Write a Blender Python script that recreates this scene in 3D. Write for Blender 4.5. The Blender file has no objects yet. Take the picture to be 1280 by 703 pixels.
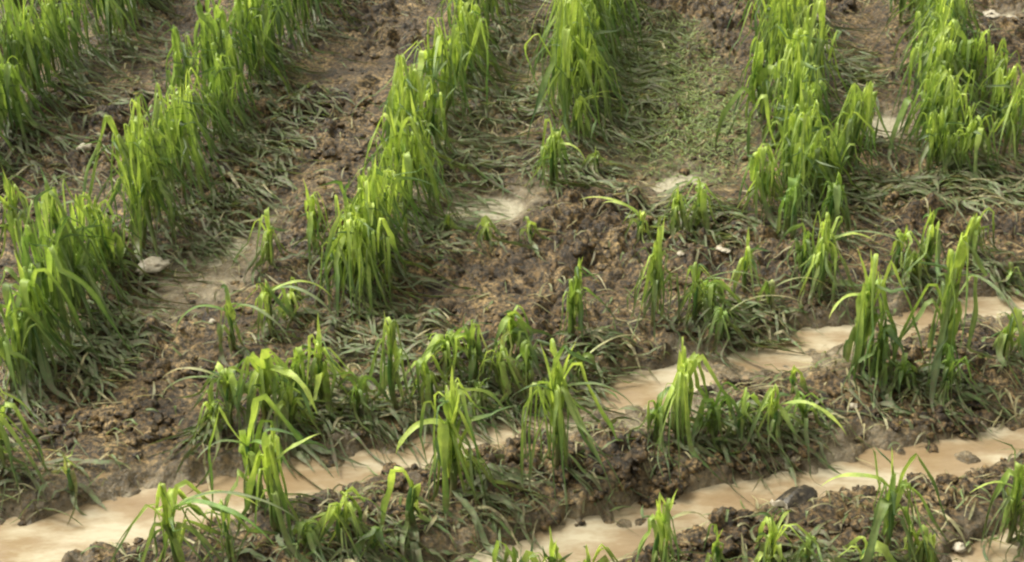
import bpy, math, random
import numpy as np
from math import radians as R, sin, cos, pi

# ------------------------------------------------------------------ camera, world, sun
sc = bpy.context.scene
col = sc.collection
CAM_H, PITCH, F, CX, CY = 1.93, R(30.0), 1790.0, 640.0, 351.5
cam_d = bpy.data.cameras.new("camera")
cam_d.sensor_width = 36.0
cam_d.lens = F / 1280.0 * 36.0
cam_d.clip_start, cam_d.clip_end = 0.05, 2000.0
cam = bpy.data.objects.new("camera", cam_d)
cam.location = (0, 0, CAM_H)
cam.rotation_euler = (R(90) - PITCH, 0, 0)
col.objects.link(cam)
sc.camera = cam

SUN_ELEV, SUN_AZ = R(52), R(-62)      # azimuth from +Y, clockwise; light comes from behind and left
world = bpy.data.worlds.new("World")
sc.world = world
world.use_nodes = True
wn, wl = world.node_tree.nodes, world.node_tree.links
wn.clear()
sky = wn.new('ShaderNodeTexSky'); sky.sky_type = 'NISHITA'; sky.sun_disc = False
sky.sun_elevation = SUN_ELEV; sky.sun_rotation = SUN_AZ
sky.air_density = 1.0; sky.dust_density = 5.0; sky.ozone_density = 1.0
hs = wn.new('ShaderNodeHueSaturation'); hs.inputs['Saturation'].default_value = 0.0
bg = wn.new('ShaderNodeBackground'); bg.inputs['Strength'].default_value = 0.145
wo = wn.new('ShaderNodeOutputWorld')
wl.new(sky.outputs[0], hs.inputs['Color']); 
tn = wn.new('ShaderNodeMix'); tn.data_type = 'RGBA'; tn.blend_type = 'MULTIPLY'; tn.inputs['Factor'].default_value = 1; tn.inputs['B'].default_value = (1.0, .96, .83, 1)   # camera white balance for a warm overcast
wl.new(hs.outputs[0], tn.inputs['A']); wl.new(tn.outputs['Result'], bg.inputs['Color']); wl.new(bg.outputs[0], wo.inputs['Surface'])
sd = bpy.data.lights.new("sun", 'SUN'); sd.energy = 1.6; sd.angle = R(20); sd.color = (1.0, 0.95, 0.82)
sun = bpy.data.objects.new("sun", sd)
sun.rotation_euler = (R(90) - SUN_ELEV, 0, pi - SUN_AZ)
col.objects.link(sun)
sc.view_settings.view_transform = 'Standard'; sc.view_settings.look = 'None'
sc.view_settings.gamma = 1.0; sc.view_settings.exposure = 1.03
try:
    sc.cycles.filter_width = 2.3
    sc.cycles.max_bounces = 6
except Exception:
    pass

rng = random.Random(11)
nr = np.random.default_rng(7)

# ------------------------------------------------------------------ photo pixel (1280 x 703) -> point on the ground
def gp(u, v, z=0.0):
    x, y = (u - CX) / F, (CY - v) / F
    down = sin(PITCH) - cos(PITCH) * y
    fwd = cos(PITCH) + sin(PITCH) * y
    t = (CAM_H - z) / down
    return (x * t, fwd * t)

def px_height(v, px):
    y = (CY - v) / F
    d = CAM_H / (sin(PITCH) - cos(PITCH) * y)
    return px / F * d / cos(PITCH - math.atan(y)) * 0.93

# ------------------------------------------------------------------ noise
_tab = nr.random((8, 256, 256))
def vnoise(x, y, s=0):
    xi, yi = np.floor(x).astype(int), np.floor(y).astype(int)
    fx, fy = x - xi, y - yi
    fx, fy = fx * fx * (3 - 2 * fx), fy * fy * (3 - 2 * fy)
    T = _tab[s % 8]
    a, b = T[xi & 255, yi & 255], T[(xi + 1) & 255, yi & 255]
    c, d = T[xi & 255, (yi + 1) & 255], T[(xi + 1) & 255, (yi + 1) & 255]
    return (a * (1 - fx) + b * fx) * (1 - fy) + (c * (1 - fx) + d * fx) * fy
def fbm(x, y, s=0, o=4):
    r, a, n = 0.0, 0.5, 0.0
    for k in range(o):
        r = r + a * vnoise(x * 2**k + 17.3 * k, y * 2**k + 5.1 * k, s + k); n += a; a *= 0.5
    return r / n
def lumps(x, y, cell, s, fill=0.7, rr=(0.35, 0.75)):
    gx, gy = x / cell, y / cell
    xi, yi = np.floor(gx).astype(int), np.floor(gy).astype(int)
    out = np.zeros_like(gx)
    A, B, C_, D = _tab[s % 8], _tab[(s + 1) % 8], _tab[(s + 2) % 8], _tab[(s + 3) % 8]
    for i in (-1, 0, 1):
        for j in (-1, 0, 1):
            cx, cy = xi + i, yi + j
            m = (cx & 255, cy & 255)
            px, py = cx + A[m], cy + B[m]
            r = rr[0] + (rr[1] - rr[0]) * C_[m]
            on = D[m] < fill
            el = 0.75 + 0.5 * A[m]
            d2 = (((gx - px) * el)**2 + ((gy - py) / el)**2) / (r * r)
            h = np.where(on & (d2 < 1), (1 - d2)**0.6 * r, 0.0)
            out = np.maximum(out, h)
    return out * cell

def seg_dist(x, y, pts, widths):
    """distance to a polyline minus its local half width"""
    best = np.full(np.shape(x), 1e9)
    for (a, b, wa, wb) in zip(pts[:-1], pts[1:], widths[:-1], widths[1:]):
        dx, dy = b[0] - a[0], b[1] - a[1]
        t = np.clip(((x - a[0]) * dx + (y - a[1]) * dy) / (dx * dx + dy * dy + 1e-12), 0, 1)
        d = np.hypot(x - a[0] - t * dx, y - a[1] - t * dy) - (wa + (wb - wa) * t)
        best = np.minimum(best, d)
    return best
def sstep(a, b, v):
    t = np.clip((v - a) / (b - a), 0, 1)
    return t * t * (3 - 2 * t)

WATER = -0.028
def chan(spec, z=WATER):
    return [gp(u, v, z) for (u, v, w) in spec], [w for (u, v, w) in spec]
CH1 = chan([(-160, 715, .15), (20, 698, .12), (110, 666, .085), (200, 640, .085), (300, 622, .07), (400, 596, .05), (500, 572, .042), (600, 548, .045),
            (700, 520, .05), (790, 492, .042), (880, 465, .05), (960, 445, .045), (1050, 422, .035), (1150, 400, .04), (1230, 384, .042), (1330, 362, .042)])
CH2 = chan([(660, 745, .05), (720, 690, .06), (790, 668, .055), (860, 645, .035), (930, 622, .045), (985, 608, .045), (1050, 600, .035), (1110, 590, .045),
            (1180, 574, .042), (1240, 560, .038), (1330, 540, .05)])
CH3 = chan([(1180, 712, .03), (1235, 696, .05), (1300, 680, .05), (1380, 660, .05)])
CH4 = chan([(520, 735, .03), (640, 708, .04), (720, 700, .05)])
POOLS = [chan([(572, 280, .055), (615, 264, .075)]), chan([(1085, 178, .03), (1108, 160, .07)]), chan([(828, 238, .02), (858, 228, .045)]),
         chan([(270, 330, .03), (300, 305, .03)]),
         chan([(1250, 30, .03), (1262, 24, .03)])]
SILT = [chan([(205, 385, .06), (250, 350, .10), (300, 310, .09), (345, 270, .04)], 0), chan([(560, 262, .08), (620, 255, .12), (660, 240, .05)], 0),
        chan([(1060, 150, .03), (1100, 165, .08), (1120, 150, .08)], 0), chan([(60, 640, .05), (180, 615, .08), (330, 590, .05)], 0),
        chan([(780, 520, .05), (860, 500, .05)], 0), chan([(960, 590, .06), (1040, 580, .08)], 0), chan([(1000, 445, .05), (1120, 425, .05)], 0),
        chan([(700, 540, .04), (770, 520, .07)], 0)]

# ------------------------------------------------------------------ the soil sheet
def axis(lo, hi, step, far):
    core = np.arange(lo, hi + step * 0.5, step)
    out, v, s = [], core[-1], step
    while v < far[1]:
        s *= 1.22; v += s; out.append(v)
    pre, v, s = [], core[0], step
    while v > far[0]:
        s *= 1.22; v -= s; pre.append(v)
    return np.array(pre[::-1] + list(core) + out)
XS = axis(-2.45, 2.45, 0.0075, (-400, 400))
YS = axis(1.95, 6.4, 0.0075, (-400, 900))
GX, GY = np.meshgrid(XS, YS)

ROW_ANG = math.atan2(.1324, 1.155)
def row_coord(x, y):
    """offset across the crop rows"""
    return x * cos(ROW_ANG) - y * sin(ROW_ANG)
ROW_FEET = {'L3': (-25, 60), 'L2': (-7, 200), 'A': (190, 300), 'B': (460, 370), 'C': (703, 235), 'D': (1000, 280), 'E': (1210, 200), 'F': (1440, 170)}
ROW_OFF = {k: row_coord(*gp(*p)) for k, p in ROW_FEET.items()}

def height_fields(x, y):
    wx = x + 0.05 * (fbm(x * 7, y * 7, 1) - .5) + 0.012 * (fbm(x * 60, y * 60, 2, 2) - .5)
    wy = y + 0.05 * (fbm(x * 7 + 40, y * 7, 3) - .5) + 0.012 * (fbm(x * 60 + 9, y * 60, 4, 2) - .5)
    base = 0.05 * (fbm(x * 2.2, y * 2.2, 0) - .5) + 0.03 * (fbm(x * 9, y * 9, 5) - .5)
    rc = row_coord(x, y)
    far = sstep(3.5, 4.3, y)
    ridge = np.zeros_like(x)
    for k, o in ROW_OFF.items():
        ridge = np.maximum(ridge, np.exp(-((rc - o) / 0.11)**2))
    base = base + far * (0.035 * ridge - 0.005)
    L = 0.36 * lumps(wx, wy, 0.095, 0, .5) + 0.5 * lumps(wx + 3, wy, 0.05, 2, .6) + 0.6 * lumps(wx, wy + 7, 0.027, 4, .7)
    bl = lambda f, a, b, s_: np.minimum(1, 1.9 * np.abs(2 * vnoise(wx * f + a, wy * f + b, s_) - 1))**.7
    L = (L + 0.020 * bl(11, 3, 8, 1) + 0.013 * bl(24, 5, 1, 3) + 0.008 * bl(47, 2, 9, 5) - .024) * (.5 + .75 * sstep(.35, .6, fbm(x * 4.3, y * 4.3 + 9, 7, 2)))
    rough = sstep(0.3, 0.62, fbm(x * 3.1 + 11, y * 3.1, 6, 3)) * 0.75 + 0.4
    silt = np.zeros_like(x)
    wob = 0.05 * (fbm(x * 11, y * 11, 2, 3) - .5) + 0.03 * (fbm(x * 34, y * 34, 3, 2) - .5)
    for pts, w in SILT:
        silt = np.maximum(silt, 1 - sstep(-0.03, 0.06, seg_dist(x, y, pts, w) + 2 * wob))
    dch = np.full_like(x, 1e9)
    for pts, w in (CH1, CH2, CH3, CH4):
        dch = np.minimum(dch, seg_dist(x, y, pts, w) + wob * 1.9 - .002)
    dpl = np.full_like(x, 1e9)
    for pts, w in POOLS:
        dpl = np.minimum(dpl, seg_dist(x, y, pts, w) + wob)
    shore = 1 - sstep(0.0, 0.10, np.minimum(dch, dpl) + wob)
    calm = np.clip(np.maximum(silt * 0.85, shore * 0.55), 0, 1)
    h = base + L * rough * (1 - calm) + 0.006 * (fbm(x * 50, y * 50, 4, 3) - .5)
    # the far field away from the fine part of the sheet is only gently rolling
    away = np.maximum(sstep(2.6, 4.0, np.abs(x)), np.maximum(sstep(6.6, 8.5, y), 1 - sstep(0.6, 1.8, y)))
    h = h * (1 - away)
    h = np.maximum(h, -0.016)
    bank = sstep(-0.012, 0.06, dch)
    h = (WATER - 0.018 + 0.085 * (fbm(x * 8, y * 8, 1, 4) - .52)) * (1 - bank) + (h) * bank
    bankp = sstep(-0.01, 0.05, dpl)
    h = (WATER + 0.006) * (1 - bankp) + h * bankp
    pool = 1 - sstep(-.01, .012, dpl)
    # lumps of mud that stand in the water here and there
    isl = lumps(wx + 1.7, wy + 3.1, 0.06, 5, .06, (.25, .5)) * .9 + .008 * (fbm(x * 55, y * 55, 4, 2) - .5)
    h = np.where(dch < 0.02, np.maximum(h, WATER - 0.012 + isl * (isl > 0.006)), h)
    return h, silt, shore, dch, pool

H, SILTM, SHORE, DCH, POOL = height_fields(GX, GY)
def interp(Fd, x, y):
    x, y = np.atleast_1d(np.asarray(x, float)), np.atleast_1d(np.asarray(y, float))
    i = np.clip(np.searchsorted(XS, x) - 1, 0, len(XS) - 2); j = np.clip(np.searchsorted(YS, y) - 1, 0, len(YS) - 2)
    tx, ty = (x - XS[i]) / (XS[i + 1] - XS[i]), (y - YS[j]) / (YS[j + 1] - YS[j])
    return (Fd[j, i] * (1 - tx) + Fd[j, i + 1] * tx) * (1 - ty) + (Fd[j + 1, i] * (1 - tx) + Fd[j + 1, i + 1] * tx) * ty
def blur(A, k):
    P = np.pad(A, ((k, k), (k, k)), 'edge')
    c = np.cumsum(P, 0); c = (c[2*k:] - np.vstack([np.zeros((1, c.shape[1])), c[:-2*k-1]])) / (2*k + 1)
    c2 = np.cumsum(c, 1); return (c2[:, 2*k:] - np.hstack([np.zeros((c2.shape[0], 1)), c2[:, :-2*k-1]])) / (2*k + 1)
HS = blur(H, 3)
def ground_z(x, y): return float(interp(H, x, y)[0])
def soft_z(x, y): return max(float(interp(HS, x, y)[0]), WATER)

# ------------------------------------------------------------------ materials
def mat(name):
    m = bpy.data.materials.new(name); m.use_nodes = True
    nt = m.node_tree; nt.nodes.clear()
    out = nt.nodes.new('ShaderNodeOutputMaterial'); p = nt.nodes.new('ShaderNodeBsdfPrincipled')
    nt.links.new(p.outputs[0], out.inputs['Surface'])
    return m, nt.nodes, nt.links, p, out
def noise(n, l, vec, scale, detail=4, rough=.55):
    t = n.new('ShaderNodeTexNoise'); t.inputs['Scale'].default_value = scale; t.inputs['Detail'].default_value = detail; t.inputs['Roughness'].default_value = rough
    l.new(vec, t.inputs['Vector']); return t.outputs['Fac']
def ramp(n, l, fac, stops):
    r = n.new('ShaderNodeValToRGB'); e = r.color_ramp.elements
    e[0].position, e[0].color = stops[0][0], (*stops[0][1], 1); e[1].position, e[1].color = stops[-1][0], (*stops[-1][1], 1)
    for p_, c in stops[1:-1]:
        k = e.new(p_); k.color = (*c, 1)
    l.new(fac, r.inputs['Fac']); return r.outputs['Color']
def mix(n, l, fac, a, b, mode='MIX'):
    m = n.new('ShaderNodeMix'); m.data_type = 'RGBA'; m.blend_type = mode
    for v, s in ((fac, m.inputs['Factor']), (a, m.inputs['A']), (b, m.inputs['B'])):
        if hasattr(v, 'is_output'): l.new(v, s)
        elif isinstance(v, tuple): s.default_value = (*v, 1)
        else: s.default_value = v
    return m.outputs['Result']
def maprange(n, l, v, a, b, c, d):
    m = n.new('ShaderNodeMapRange'); l.new(v, m.inputs['Value'])
    for k, x in zip(('From Min', 'From Max', 'To Min', 'To Max'), (a, b, c, d)): m.inputs[k].default_value = x
    return m.outputs['Result']

def soil_material(name, with_masks):
    m, n, l, p, out = mat(name)
    g = n.new('ShaderNodeNewGeometry').outputs['Position']
    c1 = ramp(n, l, noise(n, l, g, 9, 6, .62), [(.34, (.022, .0135, .0058)), (.5, (.065, .0435, .0200)), (.66, (.148, .108, .056))])
    c2 = ramp(n, l, noise(n, l, g, 85, 4, .7), [(.40, (.22, .21, .19)), (.49, (.9, .9, .9)), (.61, (3.0, 2.85, 2.5))])  # fine mottling; shade of crevices and pale highlights put into the soil colour
    c = mix(n, l, 1.0, c1, c2, 'MULTIPLY')
    rough_src = noise(n, l, g, 30, 4, .6)
    rough = maprange(n, l, rough_src, .35, .65, .24, .6)
    if with_masks:
        a = n.new('ShaderNodeAttribute'); a.attribute_name = 'silt'
        siltc = ramp(n, l, noise(n, l, g, 16, 6, .65), [(.3, (.12, .095, .060)), (.5, (.22, .182, .122)), (.7, (.40, .35, .25))])
        sf = n.new('ShaderNodeMath'); sf.operation = 'MULTIPLY'; l.new(a.outputs['Fac'], sf.inputs[0])
        l.new(maprange(n, l, noise(n, l, g, 22, 5, .7), .38, .55, .35, 1.0), sf.inputs[1])
        c = mix(n, l, sf.outputs[0], c, siltc)
        # thin green film and shreds trodden into the soil
        b = n.new('ShaderNodeAttribute'); b.attribute_name = 'green'
        gf = n.new('ShaderNodeMath'); gf.operation = 'MULTIPLY'; l.new(b.outputs['Fac'], gf.inputs[0])
        l.new(maprange(n, l, noise(n, l, g, 60, 4, .7), .45, .6, 0, .75), gf.inputs[1])
        c = mix(n, l, gf.outputs[0], c, (.13, .15, .055))
    
    if with_masks:
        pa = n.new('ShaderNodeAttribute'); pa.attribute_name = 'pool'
        c = mix(n, l, pa.outputs['Fac'], c, (.46, .42, .31))  # pale puddle silt with a sky reflection put into its colour
        r0 = n.new('ShaderNodeMix'); l.new(a.outputs['Fac'], r0.inputs[0]); l.new(rough, r0.inputs[2]); r0.inputs[3].default_value = .22; rough = r0.outputs[0]
        rm = n.new('ShaderNodeMix'); l.new(pa.outputs['Fac'], rm.inputs[0]); l.new(rough, rm.inputs[2]); rm.inputs[3].default_value = .12; rough = rm.outputs[0]
    l.new(c, p.inputs['Base Color']); l.new(rough, p.inputs['Roughness'])
    p.inputs['Specular IOR Level'].default_value = .42
    bmp = n.new('ShaderNodeBump'); bmp.inputs['Strength'].default_value = .9; bmp.inputs['Distance'].default_value = .006
    l.new(noise(n, l, g, 120, 6, .75), bmp.inputs['Height'])
    b2 = n.new('ShaderNodeBump'); b2.inputs['Strength'].default_value = 1.0; b2.inputs['Distance'].default_value = .016
    l.new(noise(n, l, g, 42, 4, .6), b2.inputs['Height']); l.new(b2.outputs[0], bmp.inputs['Normal'])
    l.new(bmp.outputs[0], p.inputs['Normal'])
    return m
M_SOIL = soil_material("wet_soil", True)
M_CLOD = soil_material("clod_soil", False)

def leaf_material():
    m, n, l, p, out = mat("maize_leaf")
    a = n.new('ShaderNodeAttribute'); a.attribute_name = 'tint'
    g = n.new('ShaderNodeNewGeometry').outputs['Position']
    uv = n.new('ShaderNodeUVMap').outputs[0]
    mp = n.new('ShaderNodeMapping'); mp.inputs['Scale'].default_value = (9, .8, 1); l.new(uv, mp.inputs['Vector'])
    veins = ramp(n, l, noise(n, l, mp.outputs[0], 2.2, 3, .6), [(.3, (.72, .76, .7)), (.7, (1.25, 1.2, 1.15))])
    c = mix(n, l, 1.0, a.outputs['Color'], veins, 'MULTIPLY')
    blot = ramp(n, l, noise(n, l, g, 38, 4, .6), [(.35, (.75, .8, .75)), (.65, (1.2, 1.15, 1.1))])
    c = mix(n, l, 1.0, c, blot, 'MULTIPLY')
    # dried mud splashes
    mud = n.new('ShaderNodeMath'); mud.operation = 'MULTIPLY'
    l.new(a.outputs['Alpha'], mud.inputs[0]); l.new(maprange(n, l, noise(n, l, g, 70, 4, .7), .42, .58, 0, 1), mud.inputs[1])
    c = mix(n, l, mud.outputs[0], c, (.15, .115, .075))
    l.new(c, p.inputs['Base Color'])
    p.inputs['Roughness'].default_value = .36; p.inputs['Specular IOR Level'].default_value = .5
    tr = n.new('ShaderNodeBsdfTranslucent'); tc = mix(n, l, 1.0, c, (1.25, 1.25, .75), 'MULTIPLY'); l.new(tc, tr.inputs['Color'])
    ms = n.new('ShaderNodeMixShader'); ms.inputs[0].default_value = .36
    l.new(p.outputs[0], ms.inputs[1]); l.new(tr.outputs[0], ms.inputs[2]); l.new(ms.outputs[0], out.inputs['Surface'])
    b = n.new('ShaderNodeBump'); b.inputs['Strength'].default_value = .5; b.inputs['Distance'].default_value = .002
    l.new(noise(n, l, mp.outputs[0], 2.2, 3, .6), b.inputs['Height']); l.new(b.outputs[0], p.inputs['Normal'])
    return m
M_LEAF = leaf_material()

def water_material():
    m, n, l, p, out = mat("silty_water")
    g = n.new('ShaderNodeNewGeometry').outputs['Position']
    mp = n.new('ShaderNodeMapping'); mp.inputs['Scale'].default_value = (1.0, 2.4, 1); mp.inputs['Rotation'].default_value = (0, 0, R(-20)); l.new(g, mp.inputs['Vector'])
    c = ramp(n, l, noise(n, l, mp.outputs[0], 4.2, 6, .62), [(.3, (.215, .15, .085)), (.46, (.265, .198, .12)), (.53, (.33, .27, .18)), (.62, (.42, .37, .27))])  # silt tones; the cream stops put reflected highlights into the water colour
    l.new(c, p.inputs['Base Color']); p.inputs['Roughness'].default_value = .05; p.inputs['IOR'].default_value = 1.33
    b = n.new('ShaderNodeBump'); b.inputs['Strength'].default_value = .25; b.inputs['Distance'].default_value = .01
    l.new(noise(n, l, mp.outputs[0], 26, 3, .5), b.inputs['Height']); l.new(b.outputs[0], p.inputs['Normal'])
    return m
M_WATER = water_material()

def stone_material():
    m, n, l, p, out = mat("pale_stone")
    g = n.new('ShaderNodeNewGeometry').outputs['Position']
    c = ramp(n, l, noise(n, l, g, 60, 4, .6), [(.3, (.16, .125, .08)), (.6, (.42, .38, .30))])
    l.new(c, p.inputs['Base Color']); p.inputs['Roughness'].default_value = .5
    return m
M_STONE = stone_material()
def dark_material():
    m, n, l, p, out = mat("dark_wet_debris")
    g = n.new('ShaderNodeNewGeometry').outputs['Position']
    c = ramp(n, l, noise(n, l, g, 90, 5, .6), [(.40, (.014, .011, .008)), (.56, (.045, .036, .024)), (.66, (.12, .095, .06))])
    l.new(c, p.inputs['Base Color']); p.inputs['Roughness'].default_value = .38
    b = n.new('ShaderNodeBump'); b.inputs['Strength'].default_value = .6; b.inputs['Distance'].default_value = .004
    l.new(noise(n, l, g, 120, 4, .6), b.inputs['Height']); l.new(b.outputs[0], p.inputs['Normal'])
    return m
M_DARK = dark_material()

def tag(o, label=None, cat=None, group=None, kind=None):
    for k, v in (('label', label), ('category', cat), ('group', group), ('kind', kind)):
        if v: o[k] = v

# ------------------------------------------------------------------ build the soil and the water
def grid_mesh(name, xs, ys, Z, attrs=None):
    ny, nx = Z.shape
    X, Y = np.meshgrid(xs, ys)
    co = np.stack([X, Y, Z], -1).reshape(-1, 3).astype(np.float32)
    idx = np.arange(ny * nx).reshape(ny, nx)
    q = np.stack([idx[:-1, :-1], idx[:-1, 1:], idx[1:, 1:], idx[1:, :-1]], -1).reshape(-1, 4).astype(np.int32)
    me = bpy.data.meshes.new(name)
    me.vertices.add(len(co)); me.vertices.foreach_set('co', co.ravel())
    me.loops.add(q.size); me.loops.foreach_set('vertex_index', q.ravel())
    me.polygons.add(len(q)); me.polygons.foreach_set('loop_start', np.arange(0, q.size, 4, dtype=np.int32))
    me.polygons.foreach_set('use_smooth', np.ones(len(q), bool))
    me.update(calc_edges=True)
    for k, v in (attrs or {}).items():
        a = me.attributes.new(k, 'FLOAT', 'POINT'); a.data.foreach_set('value', v.ravel().astype(np.float32))
    return me
gz = [chan([(770, 80, .12), (800, 130, .2), (860, 190, .2), (840, 90, .18), (830, 40, .1)], 0), chan([(470, 420, .1), (430, 480, .1)], 0), chan([(560, 200, .1), (620, 120, .12), (650, 60, .12)], 0)]
GREEN = np.zeros_like(GX)
for pts, w in gz:
    GREEN = np.maximum(GREEN, 1 - sstep(-.05, .12, seg_dist(GX, GY, pts, w)))
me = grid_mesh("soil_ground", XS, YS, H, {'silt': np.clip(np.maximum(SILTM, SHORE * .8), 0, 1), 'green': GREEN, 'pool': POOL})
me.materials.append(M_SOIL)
o = bpy.data.objects.new("ground", me); col.objects.link(o); tag(o, "brown muddy field soil, lumpy and soaked", kind='structure')

wx_, wy_ = np.linspace(-2.45, 2.45, 60), np.linspace(1.95, 6.4, 60)
me = grid_mesh("water", wx_, wy_, np.full((60, 60), WATER)); me.materials.append(M_WATER)
o = bpy.data.objects.new("water", me); col.objects.link(o); tag(o, "tan muddy water standing in the furrows", kind='structure')

# ------------------------------------------------------------------ mesh collector
class MB:
    def __init__(s): s.v, s.f, s.c, s.uv = [], [], [], []
    def build(s, name, material, parent=None, loc=(0, 0, 0)):
        me = bpy.data.meshes.new(name)
        L = np.array(loc)
        me.from_pydata((np.array(s.v) - L).tolist() if s.v else [], [], s.f)
        me.polygons.foreach_set('use_smooth', [True] * len(me.polygons))
        if s.c:
            a = me.attributes.new('tint', 'FLOAT_COLOR', 'POINT'); a.data.foreach_set('color', np.array(s.c, np.float32).ravel())
        if s.uv:
            u = me.uv_layers.new(name='UVMap'); li = np.empty(len(me.loops), np.int32); me.loops.foreach_get('vertex_index', li)
            u.data.foreach_set('uv', np.array(s.uv, np.float32)[li].ravel())
        me.materials.append(material)
        o = bpy.data.objects.new(name, me); col.objects.link(o)
        if parent is not None: o.parent = parent
        else: o.location = loc
        return o

YOUNG, FRESH, MATURE_SHADED, DUSTY, STRAW = (.56, .71, .17), (.17, .34, .075), (.034, .092, .036), (.165, .22, .125), (.50, .45, .30)  # bright young, dark mature: leaf age plus light-and-shade contrast put into the colour
def lerp3(a, b, t): return tuple(a[i] + (b[i] - a[i]) * t for i in range(3))

def ribbon(mb, pts, W, ctip, cbase, mud=0.0, fold=.45, twist=0.0, tw0=0.0, prof='leaf', rnd=rng):
    """a blade along a polyline: three vertices across with a creased midrib"""
    n = len(pts); P = np.array(pts); T = np.gradient(P, axis=0); T /= (np.linalg.norm(T, axis=1)[:, None] + 1e-9)
    i0 = len(mb.v); side = None; u0 = rnd.random() * 10
    for k in range(n):
        t = k / (n - 1)
        if side is None:
            h = np.array([-T[k][1], T[k][0], 0.0])
            if np.linalg.norm(h) < .05: h = np.array([cos(tw0), sin(tw0), 0.0])
            side = h / np.linalg.norm(h)
            s0 = side
        side = side - T[k] * np.dot(side, T[k]); side /= (np.linalg.norm(side) + 1e-9)
        nn = np.cross(T[k], side)
        a = tw0 + twist * t
        s = side * cos(a) + nn * sin(a); m = np.cross(T[k], s)
        if prof == 'leaf': w = W * min(1, .45 + 2.6 * t) * (1 - t**2.6)**.9
        else: w = W * (1 - t**3)
        w = max(w, .0006) * (.88 + .24 * rnd.random()) * .5 * (1 - .25 * abs(sin(t * 9 + u0)))
        ph = fold + .35 * sin(t * 11 + u0 * 3)
        mb.v.append(tuple(P[k] + s * w * cos(ph) + m * w * sin(ph))); mb.v.append(tuple(P[k])); mb.v.append(tuple(P[k] - s * w * cos(ph) + m * w * sin(ph)))
        c = lerp3(cbase, ctip, min(1, max(0, (t - .2) / .5)))
        md = mud if np.isscalar(mud) else mud[k]
        for q, cc in enumerate((c, lerp3(c, (.45, .5, .2), .18), c)):
            mb.c.append((*cc, md)); mb.uv.append((u0 + q * .5 * W * 60, t * 8 * 1.0))
        if k:
            b = i0 + 3 * (k - 1)
            mb.f.append((b, b + 1, b + 4, b + 3)); mb.f.append((b + 1, b + 2, b + 5, b + 4))

def blade(mb, base, az, rise, hang, trail, W, h_el, out_el, trail_az, c0, c1, rnd, sharp=.6, fold=.5, mudk=1.0):
    """rises to a crease, hangs to the ground, and trails over it"""
    L = rise + hang + trail; n = max(14, int(L / .014)); ds = L / n
    p = np.array(base, float); a = az; pts = [p.copy()]; s = 0
    gz_ = None
    wob = rnd.uniform(-1, 1) * .5; wf = rnd.uniform(9, 17); ph = rnd.random() * 6
    creased = rise
    landed = False
    kinks = [(creased + (L - creased) * rnd.uniform(.1, .8), rnd.uniform(-1.5, 1.5), rnd.uniform(-.1, .75)) for _ in range(rnd.choice((0, 1, 1, 2)))]
    for k in range(n):
        s += ds
        if s < creased:
            el = h_el - (s / max(creased, .01))**2 * .2
        else:
            if not landed: d = (trail_az - a + pi) % (2 * pi) - pi; a += d * .035
            t = min(1, (s - creased) / (.002 + .03 * (1 - sharp)))
            el = (h_el - .2) * (1 - t) + out_el * t
        el += .15 * sin(wf * s * 1.6 + ph) + .06 * sin(wf * s * 4.1 + ph * 2)
        g = soft_z(p[0], p[1]) + .006
        if p[2] < g + .035 and s > creased:
            t = min(1, max(0, (g + .035 - p[2]) / .03)); el = el * (1 - t) - .05 * t
            d = (trail_az - a + pi) % (2 * pi) - pi; a += d * .35 * t
            landed = True
        a += wob * ds * 4
        for (ks, ka, ke) in kinks:
            if s > ks:
                if s - ds <= ks: a += ka
                if s - ks < .07: el += ke * (1 - (s - ks) / .07)
        p = p + ds * np.array([cos(a) * cos(el), sin(a) * cos(el), sin(el)])
        g = soft_z(p[0], p[1]) + .004
        if p[2] < g: p[2] = g
        pts.append(p.copy())
    mud = [mudk * min(1.0, max(0.0, (.11 - (q[2] - max(0, 0))) / .11)) for q in pts]
    ribbon(mb, pts, W, c1, c0, mud, fold, rnd.uniform(-2.6, 2.6), rnd.uniform(-.5, .5), rnd=rnd)

def stalk(mb, base, top, r0, r1, c, rnd):
    n, m = 8, 6; i0 = len(mb.v); b, t = np.array(base), np.array(top)
    bx, by = rnd.uniform(-.01, .01), rnd.uniform(-.01, .01)
    for k in range(n + 1):
        q = k / n; p = b + (t - b) * q + np.array([bx, by, 0]) * sin(pi * q); r = r0 + (r1 - r0) * q
        r *= 1.0 + (.18 if k % 3 == 0 else 0)
        for j in range(m):
            a = 2 * pi * j / m
            mb.v.append((p[0] + r * cos(a), p[1] + r * sin(a), p[2])); cc = lerp3((.20, .18, .09), c, min(1, q * 1.6)); mb.c.append((*cc, max(0, .9 - q * 2))); mb.uv.append((j / m, q * 4))
    for k in range(n):
        for j in range(m):
            a, b2 = i0 + k * m + j, i0 + k * m + (j + 1) % m
            mb.f.append((a, b2, b2 + m, a + m))
    mb.f.append(tuple(i0 + n * m + j for j in range(m)))

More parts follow.
